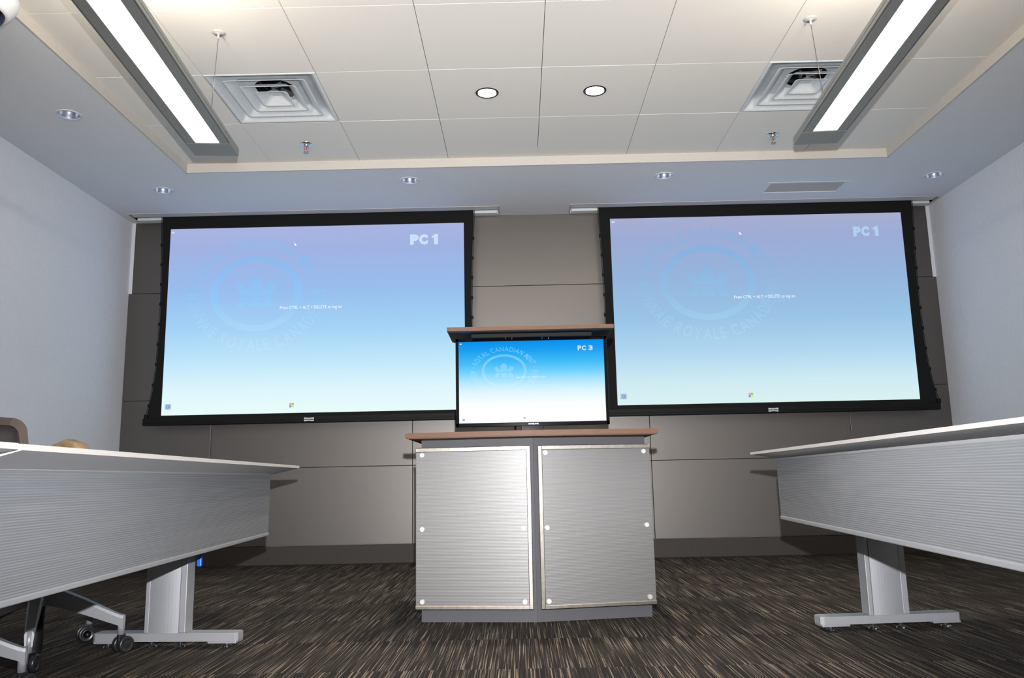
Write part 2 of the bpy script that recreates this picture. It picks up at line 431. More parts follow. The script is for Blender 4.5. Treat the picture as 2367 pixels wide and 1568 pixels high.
def fixture(p0, p1, cable_at, canopy, side, label):
    """suspended linear light: p0 far end centre, p1 near end centre, at lower face z"""
    z = 2.35; p0 = Vector(p0+(0,)); p1 = Vector(p1+(0,)); d = (p1-p0); ln = d.length; a = math.atan2(d.y, d.x)
    R = Matrix.Translation((p0.x, p0.y, z)) @ Matrix.Rotation(a, 4, 'Z')
    t = thing('pendant_light', label, 'light fixture', (p0.x, p0.y, z), 'long pendant light fixtures')
    hw, hl = .1115, .0605
    b = MB()
    b.box(0, ln, -hw, -hl, 0, .02, FIXT, .001, R); b.box(0, ln, hl, hw, 0, .02, FIXT, .001, R)
    b.box(.163, .167, -hl, hl, 0, .012, FIXT, 0, R); b.box(ln-.16, ln, -hl, hl, 0, .02, FIXT, 0, R)
    for s in (-1, 1):
        b.box(0, ln, s*hw-.004, s*hw+.004, .0, .017, FIXT, .001, R)
        b.box(0, ln, s*hw-.001, s*hw+.001, .017, .020, GAP, 0, R)
        b.box(0, ln, s*hw-.004, s*hw+.004, .020, .040, FIXT, .001, R)
    b.box(0, ln, -hw, hw, .036, .040, FIXT, 0, R)
    b.build('housing', t)
    b = MB(); b.box(0, .160, -hw-.003, hw+.003, -.0015, .020, FIXT, .001, R); b.build('end_cap', t)
    b = MB(); b.box(.168, ln-.16, -hl, hl, .004, .008, LENS, 0, R)
    for k in range(6): b.box(.168, ln-.16, -hl+.02*k+.009, -hl+.02*k+.011, .002, .004, LENS, 0, R)
    b.build('lens', t)
    MB().box(.92, ln-.1, -.05, .05, .041, .043, UPL, 0, R).build('uplight', t)
    for k in range(6):      # tubes that light the ceiling
        pl = bpy.data.lights.new('uplight_tube', 'POINT'); pl.energy = UP_W; pl.shadow_soft_size = .03; pl.color = (1, .90, .77)
        po = bpy.data.objects.new('uplight_tube', pl); C.objects.link(po); po.parent = t
        po.location = R @ Vector((1.15+.5*k, 0, .085)) - Vector((p0.x, p0.y, z))
    for (cx, cy), (fx, fy) in zip(canopy, cable_at):
        MB().lathe([(0, 0), (.030, 0), (.031, -.004), (.026, -.008), (.006, -.009), (.005, -.032), (0, -.034)], ALU if False else TTOP, (cx, cy, HT), 24).build('canopy', t)
        MB().tube([(cx, cy, HT-.03), (fx, fy, z+.04)], .0012, DUCT, 6).build('cable', t)
def lerp(a, b, y):
    k = (y-a[1])/(b[1]-a[1]); return (a[0]+(b[0]-a[0])*k, y)
A, B = (-1.560, -2.234), (-1.444, -3.667); Bn = lerp(A, B, -6.1)
fixture(A, Bn, [(-1.412, -2.706), (lerp(A, B, -5.7)[0]+.1, -5.7)], [(-1.395, -2.706), (lerp(A, B, -5.7)[0]+.1, -5.7)], 1, 'long grey pendant light with glowing lens on the left of the ceiling')
A, B = (1.6515, -2.209), (1.567, -3.54); Bn = lerp(A, B, -6.1)
fixture(A, Bn, [(1.515, -2.704), (lerp(A, B, -5.7)[0]-.1, -5.7)], [(1.485, -2.704), (lerp(A, B, -5.7)[0]-.1, -5.7)], -1, 'long grey pendant light with glowing lens on the right of the ceiling')

# ================================================================== SCREENS
EMB_U = [[(772, 677), (772, 590), (790, 588), (800, 574), (818, 566), (836, 577), (855, 590), (858, 677)],
         [(725, 677), (700, 645), (690, 622), (706, 616), (720, 612), (732, 606), (744, 632), (772, 655), (772, 677)],
         [(915, 677), (858, 677), (858, 655), (886, 632), (898, 606), (914, 612), (930, 616), (948, 622), (938, 648)]]
EMB_L = [[(722, 688), (772, 688), (745, 745), (692, 748)], [(780, 690), (858, 690), (858, 745), (780, 745)], [(868, 688), (915, 688), (948, 745), (888, 748)]]
def picture(name, parent, x0, x1, z0, z1, y, lc, rr, pc, pcbox, press, win, icon, ico2, cur, bg, lg, key):
    """the lit picture: background quad with the emblem, ring, lettering lying just on it"""
    Wm = emit(key+'_white', (246, 250, 255)); PCm = emit(key+'_pc_text', pc[1])
    b = MB(); e = .0006
    b.poly([(x0, y, z0), (x1, y, z0), (x1, y, z1), (x0, y, z1)], bg)
    cx, cz = lc; rx, rz, orx, orz, th = rr
    n = 72; t = bmesh.new(); A = []; B_ = []
    for i in range(n):
        a = 2*PI*i/n
        A.append(t.verts.new((cx+rx*math.cos(a), y-e, cz+rz*math.sin(a)))); B_.append(t.verts.new((cx+(rx-th*1.18)*math.cos(a), y-e, cz+(rz-th)*math.sin(a))))
    for i in range(n): t.faces.new((A[i], A[(i+1) % n], B_[(i+1) % n], B_[i]))
    b._merge(t, lg)
    kx = rx/296.0; kz = rz/216.5
    def ep(p): return (cx+(p[0]-820)*kx, y-e, cz-(p[1]-667)*kz)
    for q in EMB_U: b.poly([ep(p) for p in q], lg)
    for q in EMB_L: b.poly([ep(p) for p in q], lg)
    # ring lettering: letters set on a circle, then widened with the picture
    asp = orx/orz; ch = (orz-rz)*.60; ro = orz; ri = orz-ch
    def ring(s, a0, a1, flip):
        wd = []
        for c in s:
            me, xa, xb, ya, yb = text_mesh(c, .012)
            wd.append((xb-xa+.13) if c != ' ' else .42)
        tot = sum(wd); pos = 0; ang = a1-a0; sx = math.radians(abs(ang))/tot*(ri+ch*(.5 if not flip else .35))
        for c, w_ in zip(s, wd):
            mid = (pos+w_/2)/tot; pos += w_
            if c == ' ': continue
            a = math.radians(a0+ang*mid); me, xa, xb, ya, yb = text_mesh(c, .012); sc = ch/.73; mx = (xa+xb)/2
            def fn(v, a=a, sc=sc, mx=mx):
                lx = (v.x-mx)*sx; ly = v.y*sc
                if not flip:   # tops outward, clockwise
                    px = (ri+ly)*math.cos(a)+lx*math.sin(a); pz = (ri+ly)*math.sin(a)-lx*math.cos(a)
                else:
                    px = (ro-ly)*math.cos(a)-lx*math.sin(a); pz = (ro-ly)*math.sin(a)+lx*math.cos(a)
                return (cx+px*asp, y-e*1.5, cz+pz)
            b.mesh(me, lg, fn)
    ring('ROYAL CANADIAN MINT', 163, 17, False)
    ring('MONNAIE ROYALE CANADIENNE', 178, 364, True)
    for a in (171, 10):
        a = math.radians(a); r = (ri+ro)/2; px, pz = r*math.cos(a)*asp, r*math.sin(a); q = ch*.1
        b.poly([(cx+px-q, y-e, cz+pz-q), (cx+px+q, y-e, cz+pz-q), (cx+px+q, y-e, cz+pz+q), (cx+px-q, y-e, cz+pz+q)], lg)
    def line(s, xa_, xb_, za_, zb_, m, bold=0):
        me, xa, xb, ya, yb = text_mesh(s, bold)
        def fn(v): return (xa_+(v.x-xa)/(xb-xa)*(xb_-xa_), y-e*2, za_+(v.y-ya)/(yb-ya)*(zb_-za_))
        b.mesh(me, m, fn)
    px0, px1, pz0, pz1 = pcbox; wpc = px1-px0; hh = pz1-pz0
    if pc[0] == '1':
        line('P', px0, px0+wpc*.30, pz0, pz1, PCm, .075); line('C', px0+wpc*.315, px0+wpc*.62, pz0, pz1, PCm, .075)
        xr = px1-wpc*.02; bwd = wpc*.14
        b.poly([(xr-bwd, y-e*2, pz0), (xr, y-e*2, pz0), (xr, y-e*2, pz1), (xr-bwd*.75, y-e*2, pz1), (xr-bwd*1.5, y-e*2, pz1-hh*.2), (xr-bwd*1.5, y-e*2, pz1-hh*.40), (xr-bwd, y-e*2, pz1-hh*.32)], PCm)
    else:
        line('P', px0, px0+wpc*.25, pz0, pz1, PCm, .05); line('C', px0+wpc*.28, px0+wpc*.55, pz0, pz1, PCm, .05)
        line(pc[0], px0+wpc*.72, px1, pz0, pz1, PCm, .05)
    line('Press CTRL + ALT + DELETE to log on', *press, Wm, .004)
    # four-colour flag
    wx, wz, s = win
    for i, j, c in ((0, 1, (238, 160, 150)), (1, 1, (150, 200, 130)), (0, 0, (130, 150, 220)), (1, 0, (235, 230, 130))):
        k = s*.5; sk = .2*s
        x_ = wx+i*k; z_ = wz+j*k
        b.poly([(x_, y-e, z_), (x_+k*.9, y-e, z_-sk*.3), (x_+k*.9+sk*.5, y-e, z_+k*.9-sk*.3), (x_+sk*.5, y-e, z_+k*.9)], emit(key+'_flag%d%d' % (i, j), c))
    # accessibility button and corner icon
    ix, iz, s = icon; gm = emit(key+'_icon', (178, 200, 220)); bm_ = emit(key+'_icon_blue', (120, 150, 205))
    b.poly([(ix-s, y-e, iz-s*.9), (ix+s, y-e, iz-s*.9), (ix+s, y-e, iz+s*.9), (ix-s, y-e, iz+s*.9)], gm)
    b.poly([(ix+s*.62*math.cos(a*PI/8), y-e*2, iz+s*.62*math.sin(a*PI/8)) for a in range(16)], bm_)
    b.poly([(ix+s*.3*math.cos(a*PI/8), y-e*3, iz+s*.3*math.sin(a*PI/8)) for a in range(16)], gm)
    ix, iz, s = ico2
    b.poly([(ix-s, y-e, iz-s*.6), (ix+s, y-e, iz-s*.6), (ix+s, y-e, iz+s*.6), (ix-s, y-e, iz+s*.6)], emit(key+'_corner_icon', (205, 225, 245)))
    if cur:
        ux, uz, s = cur
        b.poly([(ux, y-e, uz), (ux+s*.25, y-e, uz-s*.75), (ux+s*.65, y-e, uz-s*.65)], Wm)
    return b.build(name, parent)

def proj_screen(cx, sign, x0, x1, z0, z1, label, kw):
    y = -.12
    t = thing('projection_screen', label, 'projection screen', (cx, y, 1.06), 'large projection screens on the far wall')
    prof = [(1.248, 2.735), (1.24, 2.55), (1.23, 2.311), (1.2225, 2.031), (1.2245, 1.754), (1.232, 1.516), (1.252, 1.331), (1.272, 1.215), (1.288, 1.12)]
    b = MB(); pts = [(cx+h, z) for h, z in prof] + [(cx-h, z) for h, z in prof[::-1]]
    Rm = Matrix.Translation((0, y+.006, 0)) @ Matrix.Rotation(PI/2, 4, 'X')
    b.prism(pts, 0, .003, BLACKF, mtx=Rm); b.build('screen_fabric', t)
    picture('projected_picture', t, x0, x1, z0, z1, y+.0015, **kw)
    b = MB(); b.box(cx-1.306, cx+1.286 if sign < 0 else cx+1.292, y-.022, y+.022, 1.066, 1.118, BLACKM, .004)
    b.box(cx-1.286, cx+1.276, y-.026, y-.02, 1.084, 1.088, BLACKM, .001)
    for s in (-1, 1): b.box(cx+s*1.287-.012, cx+s*1.287+.012, y-.02, y+.02, 1.115, 1.150, BLACKM, .004)
    b.build('bottom_bar', t)
    for s in (-1, 1):
        pr = [(h+.006+.010*(k/8)**2*0, z) for k, (h, z) in enumerate(prof)]
        cordp = [(cx+s*h, y+.004, z) for h, z in pr[:-1]] + [(cx+s*1.296, y+.004, 1.135)]
        MB().tube(cordp, .0022, BLACK, 6).build('tension_cord', t)
        for k in range(9):
            z = 2.5-k*.16
            i = max(j for j in range(len(prof)) if prof[j][1] >= z); j = min(i+1, len(prof)-1)
            f_ = (prof[i][1]-z)/max(1e-6, prof[i][1]-prof[j][1]); h = prof[i][0]+(prof[j][0]-prof[i][0])*f_
            MB().box(cx+s*(h+.004)-.008, cx+s*(h+.004)+.008, y-.002, y+.008, z-.012, z+.012, BLACK, .003).build('cord_clip', t)
    lx = cx-.029 if sign < 0 else cx+.02
    b = MB(); yy = y-.027
    hw, hh = .037, .0145; q = .0035
    def pl(zs, m, d):
        b.poly([(lx-hw, yy-d, zs[0]), (lx, yy-d, zs[1]), (lx+hw, yy-d, zs[0]), (lx+hw, yy-d, zs[2]), (lx, yy-d, zs[3]), (lx-hw, yy-d, zs[2])], m)
    zc = 1.077+.012
    b.prism([(lx-hw, zc-hh), (lx, zc-hh+q), (lx+hw, zc-hh), (lx+hw, zc+hh), (lx, zc+hh-q), (lx-hw, zc+hh)], 0, .003, LOGOW, mtx=Matrix.Translation((0, y-.021, 0)) @ Matrix.Rotation(PI/2, 4, 'X'))
    me, xa, xb, ya, yb = text_mesh('DRAPER', .02)
    b.mesh(me, BLACKM, lambda v: (lx-hw*.88+(v.x-xa)/(xb-xa)*hw*1.76, y-.0245, zc-.006+(v.y-ya)/(yb-ya)*.012))
    b.build('maker_plate', t)
    # cassette in the ceiling slot
    s0, s1 = SLOTS[0] if sign < 0 else SLOTS[1]
    b = MB(); tw = .012
    b.box(s0-tw, s1+tw, SY0-tw, SY0, H-.004, H+.03, TTOP, .001); b.box(s0-tw, s0, SY0, SY1, H-.004, H+.03, TTOP, .001); b.box(s1, s1+tw, SY0, SY1, H-.004, H+.03, TTOP, .001)
    b.build('slot_trim', t)
    b = MB(); b.box(s0+.001, s1-.001, SY0+.001, y-.012, H+.004, H+.010, VENT, .001); b.build('closure_panel', t)
    b = MB(); b.box(s0+.01, s1-.01, y+.02, SY1-.004, H-.010, H+.012, VENT, .002); b.build('rear_channel', t)
    b = MB(); b.box(s0+.02, s1-.02, SY0+.01, SY1-.01, H+.10, H+.125, BLACKM); b.build('roller_case', t)

bgL = grad_mat('left_picture_light', [(0, (170, 180, 224)), (.12, (160, 178, 226)), (.35, (152, 190, 238)), (.55, (164, 210, 246)), (.72, (190, 230, 251)), (.88, (222, 246, 253)), (1, (232, 252, 250))], 1.14, 2.632)
lgL = grad_mat('left_emblem_light', [(0, (152, 184, 232)), (.2, (142, 186, 238)), (.4, (148, 200, 246)), (.55, (172, 215, 248)), (.72, (198, 232, 251)), (.9, (224, 246, 253))], 1.14, 2.632)
proj_screen(-1.545, -1, -2.7195, -.378, 1.142, 2.630, 'large lit projection screen hanging at the left of the far wall',
    dict(lc=(-2.018, 2.09), rr=(.362, .304, .545, .457, .049), pc=('1', (200, 226, 252)), pcbox=(-.806, -.579, 2.458, 2.542), press=(-1.828, -1.341, 1.950, 1.982),
         win=(-1.735, 1.185, .036), icon=(-2.670, 1.208, .024), ico2=(-2.700, 2.602, .012), cur=(-1.732, 2.50, .04), bg=bgL, lg=lgL, key='left'))
bgR = grad_mat('right_picture_light', [(0, (168, 174, 208)), (.12, (156, 172, 214)), (.35, (150, 182, 222)), (.55, (154, 196, 230)), (.72, (174, 214, 240)), (.88, (206, 234, 243)), (1, (218, 242, 240))], 1.148, 2.636)
lgR = grad_mat('right_emblem_light', [(0, (148, 174, 214)), (.2, (138, 178, 224)), (.4, (146, 190, 228)), (.55, (160, 204, 234)), (.72, (182, 220, 242)), (.9, (210, 236, 244))], 1.148, 2.636)
proj_screen(1.945, 1, .787, 3.095, 1.148, 2.636, 'large lit projection screen hanging at the right of the far wall',
    dict(lc=(1.537, 2.10), rr=(.371, .302, .551, .455, .049), pc=('1', (176, 208, 240)), pcbox=(2.706, 2.909, 2.446, 2.528), press=(1.731, 2.207, 1.957, 1.989),
         win=(1.79, 1.19, .036), icon=(.836, 1.215, .024), ico2=(.812, 2.608, .012), cur=(1.80, 2.51, .04), bg=bgR, lg=lgR, key='right'))

# ================================================================== LECTERN
lx0, lxc, lx1 = -.415, .09, .600
lec = thing('lectern', 'wide lectern with two ribbed steel front panels and walnut worktop', 'lectern', (lxc, -2.4, 0))
b = MB(); b.prism([(lx0, -2.634), (lxc, -2.690), (lx1, -2.600), (lx1, -2.02), (lx0, -2.02)], 0, .79, DGREY, .001); b.build('body', lec)
MB().box(lxc-.001, lxc+.001, -2.6925, -2.686, 0.0, .785, GAP).build('centre_seam', lec)
b = MB(); b.prism([(-.468, -2.79), (lxc-.02, -2.85), (.632, -2.79), (.632, -1.99), (-.468, -1.99)], .7935, .8155, WOOD, .0015)
b.prism([(-.458, -2.78), (lxc-.02, -2.84), (.622, -2.78), (.622, -2.0), (-.458, -2.0)], .7905, .7940, WOOD); b.build('worktop', lec)
def lpanel(xa, ya, xb, yb, z0, z1, inner):
    d = Vector((xb-xa, yb-ya, 0)); ln = d.length; a = math.atan2(d.y, d.x)
    R = Matrix.Translation((xa, ya, 0)) @ Matrix.Rotation(a, 4, 'Z')
    p = MB().box(0, ln, 0, .010, z0, z1, RIBL, .0015, R).build('front_panel', lec)
    tw = .016
    b = MB()
    ix0, ix1 = (ln-tw, ln+.003) if inner > 0 else (-.003, tw)
    yo = -.0035
    b.box(-.002, ln+.002, yo, .012, z1-.017, z1+.003, BRUSH, .0025, R)
    b.box(-.002, ln+.002, yo, .012, z0-.003, z0+.014, BRUSH, .0025, R)
    b.box(ix0, ix1, yo-.001, .012, z0-.003, z1+.003, BRUSH, .003, R)
    b.build('edge_trim', p)
    for fx in (.030, ln-.034 if inner > 0 else ln-.03):
        for fz in (.722, .398, .090):
            x_ = fx
            if inner < 0: x_ = ln-fx+.0
            mt = R @ Matrix.Translation((x_, -.001, fz)) @ Matrix.Rotation(PI/2, 4, 'X')
            MB().lathe([(.0105, -.002), (.0105, .005), (.0098, .0058), (0, .0058)], STUD, mtx=mt, seg=20, smooth=False).build('stud', p)
            MB().tube([R @ Vector((x_, .009, fz)), R @ Vector((x_, .034, fz))], .006, ALU, 10).build('standoff', p)
lpanel(-.4375, -2.664, .073, -2.722, .060, .752, 1)
lpanel(.112, -2.722, .6155, -2.636, .060, .752, -1)
# flip-up lid over the raised display
b = MB(); b.box(-.315, .503, -2.43, -2.10, 1.329, 1.349, WOOD, .001); b.box(-.305, .493, -2.42, -2.11, 1.324, 1.329, BLACK); b.build('flip_lid', lec)
b = MB(); b.box(-.20, .40, -2.37, -2.355, 1.304, 1.324, BLACKM, .002); b.box(-.20, .40, -2.355, -2.30, 1.317, 1.324, BLACKM, .001)
b.build('lid_hinge_rail', lec)
for s in (-.01, .175):
    b = MB(); b.box(s-.03, s+.03, -2.30, -2.292, 1.295, 1.323, BLACKM, .002); b.tube([(s-.02, -2.335, 1.312), (s-.02, -2.302, 1.312)], .004, ALU, 8); b.tube([(s+.012, -2.325, 1.309), (s+.012, -2.302, 1.309)], .003, ALU, 8)
    b.build('lid_bracket', lec)
b = MB(); b.box(.045, .145, -2.255, -2.225, .45, 1.324, BLACKM, .003); b.box(.045, .145, -2.27, -2.225, .80, .96, BLACK, .004); b.build('lift_column', lec)

tv = thing('television', 'black framed flat television standing on the lectern under its lid', 'television', (.1, -2.28, .868))
b = MB(); a0, a1, c0, c1 = -.283, .479, .868, 1.312; yv = -2.30; bw = .0155
b.box(a0, a1, yv-.003, yv+.004, c1-bw, c1, BLACKG, .002); b.box(a0, a1, yv-.003, yv+.004, c0, c0+.0185, BLACKG, .002)
b.box(a0, a0+bw, yv-.003, yv+.004, c0, c1, BLACKG, .002); b.box(a1-bw, a1, yv-.003, yv+.004, c0, c1, BLACKG, .002)
b.build('bezel', tv)
MB().box(a0, a1, yv+.002, yv+.020, c0, c1, BLACK, .003).build('back_shell', tv)
MB().box(.04, .15, yv+.0, yv+.009, .846, .872, BLACKG, .002).build('stand_neck', tv)
me, xa, xb, ya, yb = text_mesh('SAMSUNG', .03)
b = MB(); b.mesh(me, LOGOW, lambda v: (.076+(v.x-xa)/(xb-xa)*.050, yv-.0036, .8745+(v.y-ya)/(yb-ya)*.0075)); b.build('maker_lettering', tv)
bgT = grad_mat('display_light', [(0, (8, 140, 232)), (.12, (28, 158, 238)), (.27, (66, 184, 243)), (.38, (110, 205, 248)), (.5, (172, 226, 252)), (.62, (218, 240, 255)), (.78, (246, 250, 255)), (1, (255, 254, 255))], .888, 1.295, 1.05)
lgT = grad_mat('display_emblem_light', [(0, (60, 170, 242)), (.12, (100, 190, 246)), (.35, (130, 208, 249)), (.5, (185, 228, 253)), (.65, (228, 243, 255)), (.78, (240, 248, 255)), (1, (250, 252, 255))], .888, 1.295, 1.05)
picture('display_panel', tv, -.268, .4625, .886, 1.296, yv-.0004, lc=(-.040, 1.145), rr=(.1135, .084, .171, .124, .0115), pc=('3', (205, 218, 255)), pcbox=(.332, .408, 1.241, 1.266),
        press=(.020, .169, 1.106, 1.115), win=(.052, .903, .010), icon=(-.245, .903, .006), ico2=(-.257, 1.285, .005), cur=(.097, 1.088, .012), bg=bgT, lg=lgT, key='display')
cb_ = MB(); cb_.tube([(.012, -2.28, .885), (.008, -2.275, .85), (.006, -2.28, .818)], .006, BLACK, 8); o = cb_.build('display_cable')
o['label'] = 'short black cable hanging behind the television down to the worktop'; o['category'] = 'cable'

# ================================================================== TABLES
def table(P0, P1, out, depth, zt, ze, zc, panel, pz, legs, label, grp='long white conference tables', nm='conference_table'):
    """P0 far inner corner, P1 near inner corner; out = +-1 side the table body lies on"""
    P0 = Vector(P0+(0,)); P1 = Vector(P1+(0,)); d = (P1-P0).normalized(); n = Vector((d.y, -d.x, 0))
    if n.x*out < 0: n = -n
    mid = (P0+P1)/2+n*depth/2
    t = thing(nm, label, 'table', (mid.x, mid.y, 0), grp)
    def q(u, v, z): return tuple(P0+d*u+n*v+Vector((0, 0, z)))
    ln = (P1-P0).length; bw = .11; be = .10
    def rect(i, z): return [q(i*be/bw, i, z), q(ln-i*.02, i, z), q(ln-i*.02, depth-i, z), q(i*be/bw, depth-i, z)]
    b = MB(); tt = bmesh.new()
    L0 = [tt.verts.new(p) for p in rect(0, zt)]; L1 = [tt.verts.new(p) for p in rect(0, ze)]
    tt.faces.new(L0)
    for i in range(4): tt.faces.new((L0[i], L0[(i+1) % 4], L1[(i+1) % 4], L1[i]))
    b._merge(tt, TTOP); tt = bmesh.new()
    L1 = [tt.verts.new(p) for p in rect(0, ze)]; L2 = [tt.verts.new(p) for p in rect(bw, zc)]
    for i in range(4): tt.faces.new((L1[i], L1[(i+1) % 4], L2[(i+1) % 4], L2[i]))
    tt.faces.new(L2); b._merge(tt, TUND)
    bmesh.ops.recalc_face_normals(b.bm, faces=b.bm.faces[:]); b.build('tabletop', t)
    # ribbed front skirt, gently bowed towards its lower edge
    A, B = Vector(panel[0]+(0,)), Vector(panel[1]+(0,)); pd = (B-A).normalized(); pn = Vector((pd.y, -pd.x, 0))
    if pn.x*out < 0: pn = -pn
    b = MB(); t1 = bmesh.new(); prof = [(.0, pz[1]), (-.003, pz[1]-.004), (-.002, (pz[0]+pz[1])/2), (0, pz[0]+.012)]
    rings = []
    for P in (A, B): rings.append([t1.verts.new(P+pn*o_+Vector((0, 0, z))) for o_, z in prof] + [t1.verts.new(P+pn*(o_+.008)+Vector((0, 0, z))) for o_, z in prof[::-1]])
    m_ = len(rings[0])
    for i in range(m_): t1.faces.new((rings[0][i], rings[0][(i+1) % m_], rings[1][(i+1) % m_], rings[1][i]))
    t1.faces.new(rings[0]); t1.faces.new(rings[1][::-1]); bmesh.ops.recalc_face_normals(t1, faces=t1.faces[:]); b._merge(t1, RIBT)
    pan = b.build('modesty_panel', t)
    a = math.atan2(pd.y, pd.x); R = Matrix.Translation(A) @ Matrix.Rotation(a, 4, 'Z'); pl = (B-A).length; sg = 1 if (R.to_3x3() @ Vector((0, 1, 0))).dot(pn) > 0 else -1
    MB().box(0, pl, min(-.004*sg, .014*sg), max(-.004*sg, .014*sg), pz[0]-.001, pz[0]+.014, RAIL, .003, R).build('bottom_rail', pan)
    MB().box(0, pl, min(-.001*sg, .012*sg), max(-.001*sg, .012*sg), pz[1]-.002, max(pz[1]+.006, zc), SILVER, .001, R).build('top_rail', pan)
    for (cx, cy), ang in legs:
        R = Matrix.Translation((cx, cy, 0)) @ Matrix.Rotation(ang, 4, 'Z')
        w_ = .082; b = MB()
        # curved front between two flat side channels
        n_ = 10; pts = [(-w_+.018+(2*w_-.044)*i/n_, -.030-.010*math.sin(PI*i/n_)) for i in range(n_+1)]
        pts = [(-w_+.018, .03)] + pts + [(w_-.026, .03)]
        b.prism(pts, .055, zc, SILVER, 0, False, R)
        b.box(-w_, -w_+.017, -.028, .032, .055, zc, SILVER, .002, R); b.box(w_-.025, w_, -.030, .034, .055, zc, SILVER, .002, R)
        lg = b.build('leg', t)
        b = MB(); f0, f1 = -.283, .290
        b.prism([(f0, -.028), (f0+.012, -.037), (f1-.012, -.037), (f1, -.025), (f1, .025), (f1-.012, .037), (f0+.012, .037), (f0, .028)], .024, .055, SILVER, .0015, False, R)
        for s0_, s1_ in ((f0, f0+.12), (f1-.12, f1)): b.box(s0_+.004, s1_-.004, -.034, .034, .016, .026, SILVER, .002, R)
        b.build('foot', lg)
        for fx in (f0+.05, -.06, .055, f1-.05):
            mt = R @ Matrix.Translation((fx, -.005, 0))
            MB().lathe([(0, 0), (.018, 0), (.019, .004), (.008, .008), (.006, .020), (0, .020)], CHROME, mtx=mt, seg=16).build('leveller', lg)
        MB().box(-.28 if out > 0 else -.26, .16 if out < 0 else .28, -.03, .03, zc-.03, zc-.001, SILVER, .003, R).build('top_bracket', lg)
    return t
table((-1.085, -2.20), (-.931, -4.772), -1, .70, .697, .685, .655, ((-1.178, -2.38), (-1.048, -4.76)), (.368, .6525),
      [((-1.345, -3.07), math.radians(-4)), ((-1.32, -4.45), math.radians(-4))], 'long pale table with ribbed metal skirt on the left side')
table((-.930, -4.785), (-.86, -6.15), -1, .70, .698, .686, .656, ((-1.045, -4.80), (-.98, -6.0)), (.368, .6525),
      [((-1.25, -5.5), math.radians(-4))], 'end of a pale table joined on at the left edge of the photo')
table((1.078, -2.60), (.955, -5.35), 1, .74, .708, .697, .675, ((1.135, -2.80), (.965, -4.86)), (.420, .669),
      [((1.470, -2.965), math.radians(5)), ((1.36, -4.95), math.radians(5))], 'long pale table with ribbed metal skirt on the right side')

b = MB(); b.tube([(-1.235, -3.04, .44), (-1.232, -3.05, .36), (-1.238, -3.06, .325)], .004, BLUE, 8); b.box(-1.247, -1.228, -3.068, -3.052, .296, .330, BLUE, .004); o = b.build('network_cable')
o['label'] = 'small blue cable plug hanging beside the left table leg'; o['category'] = 'cable'
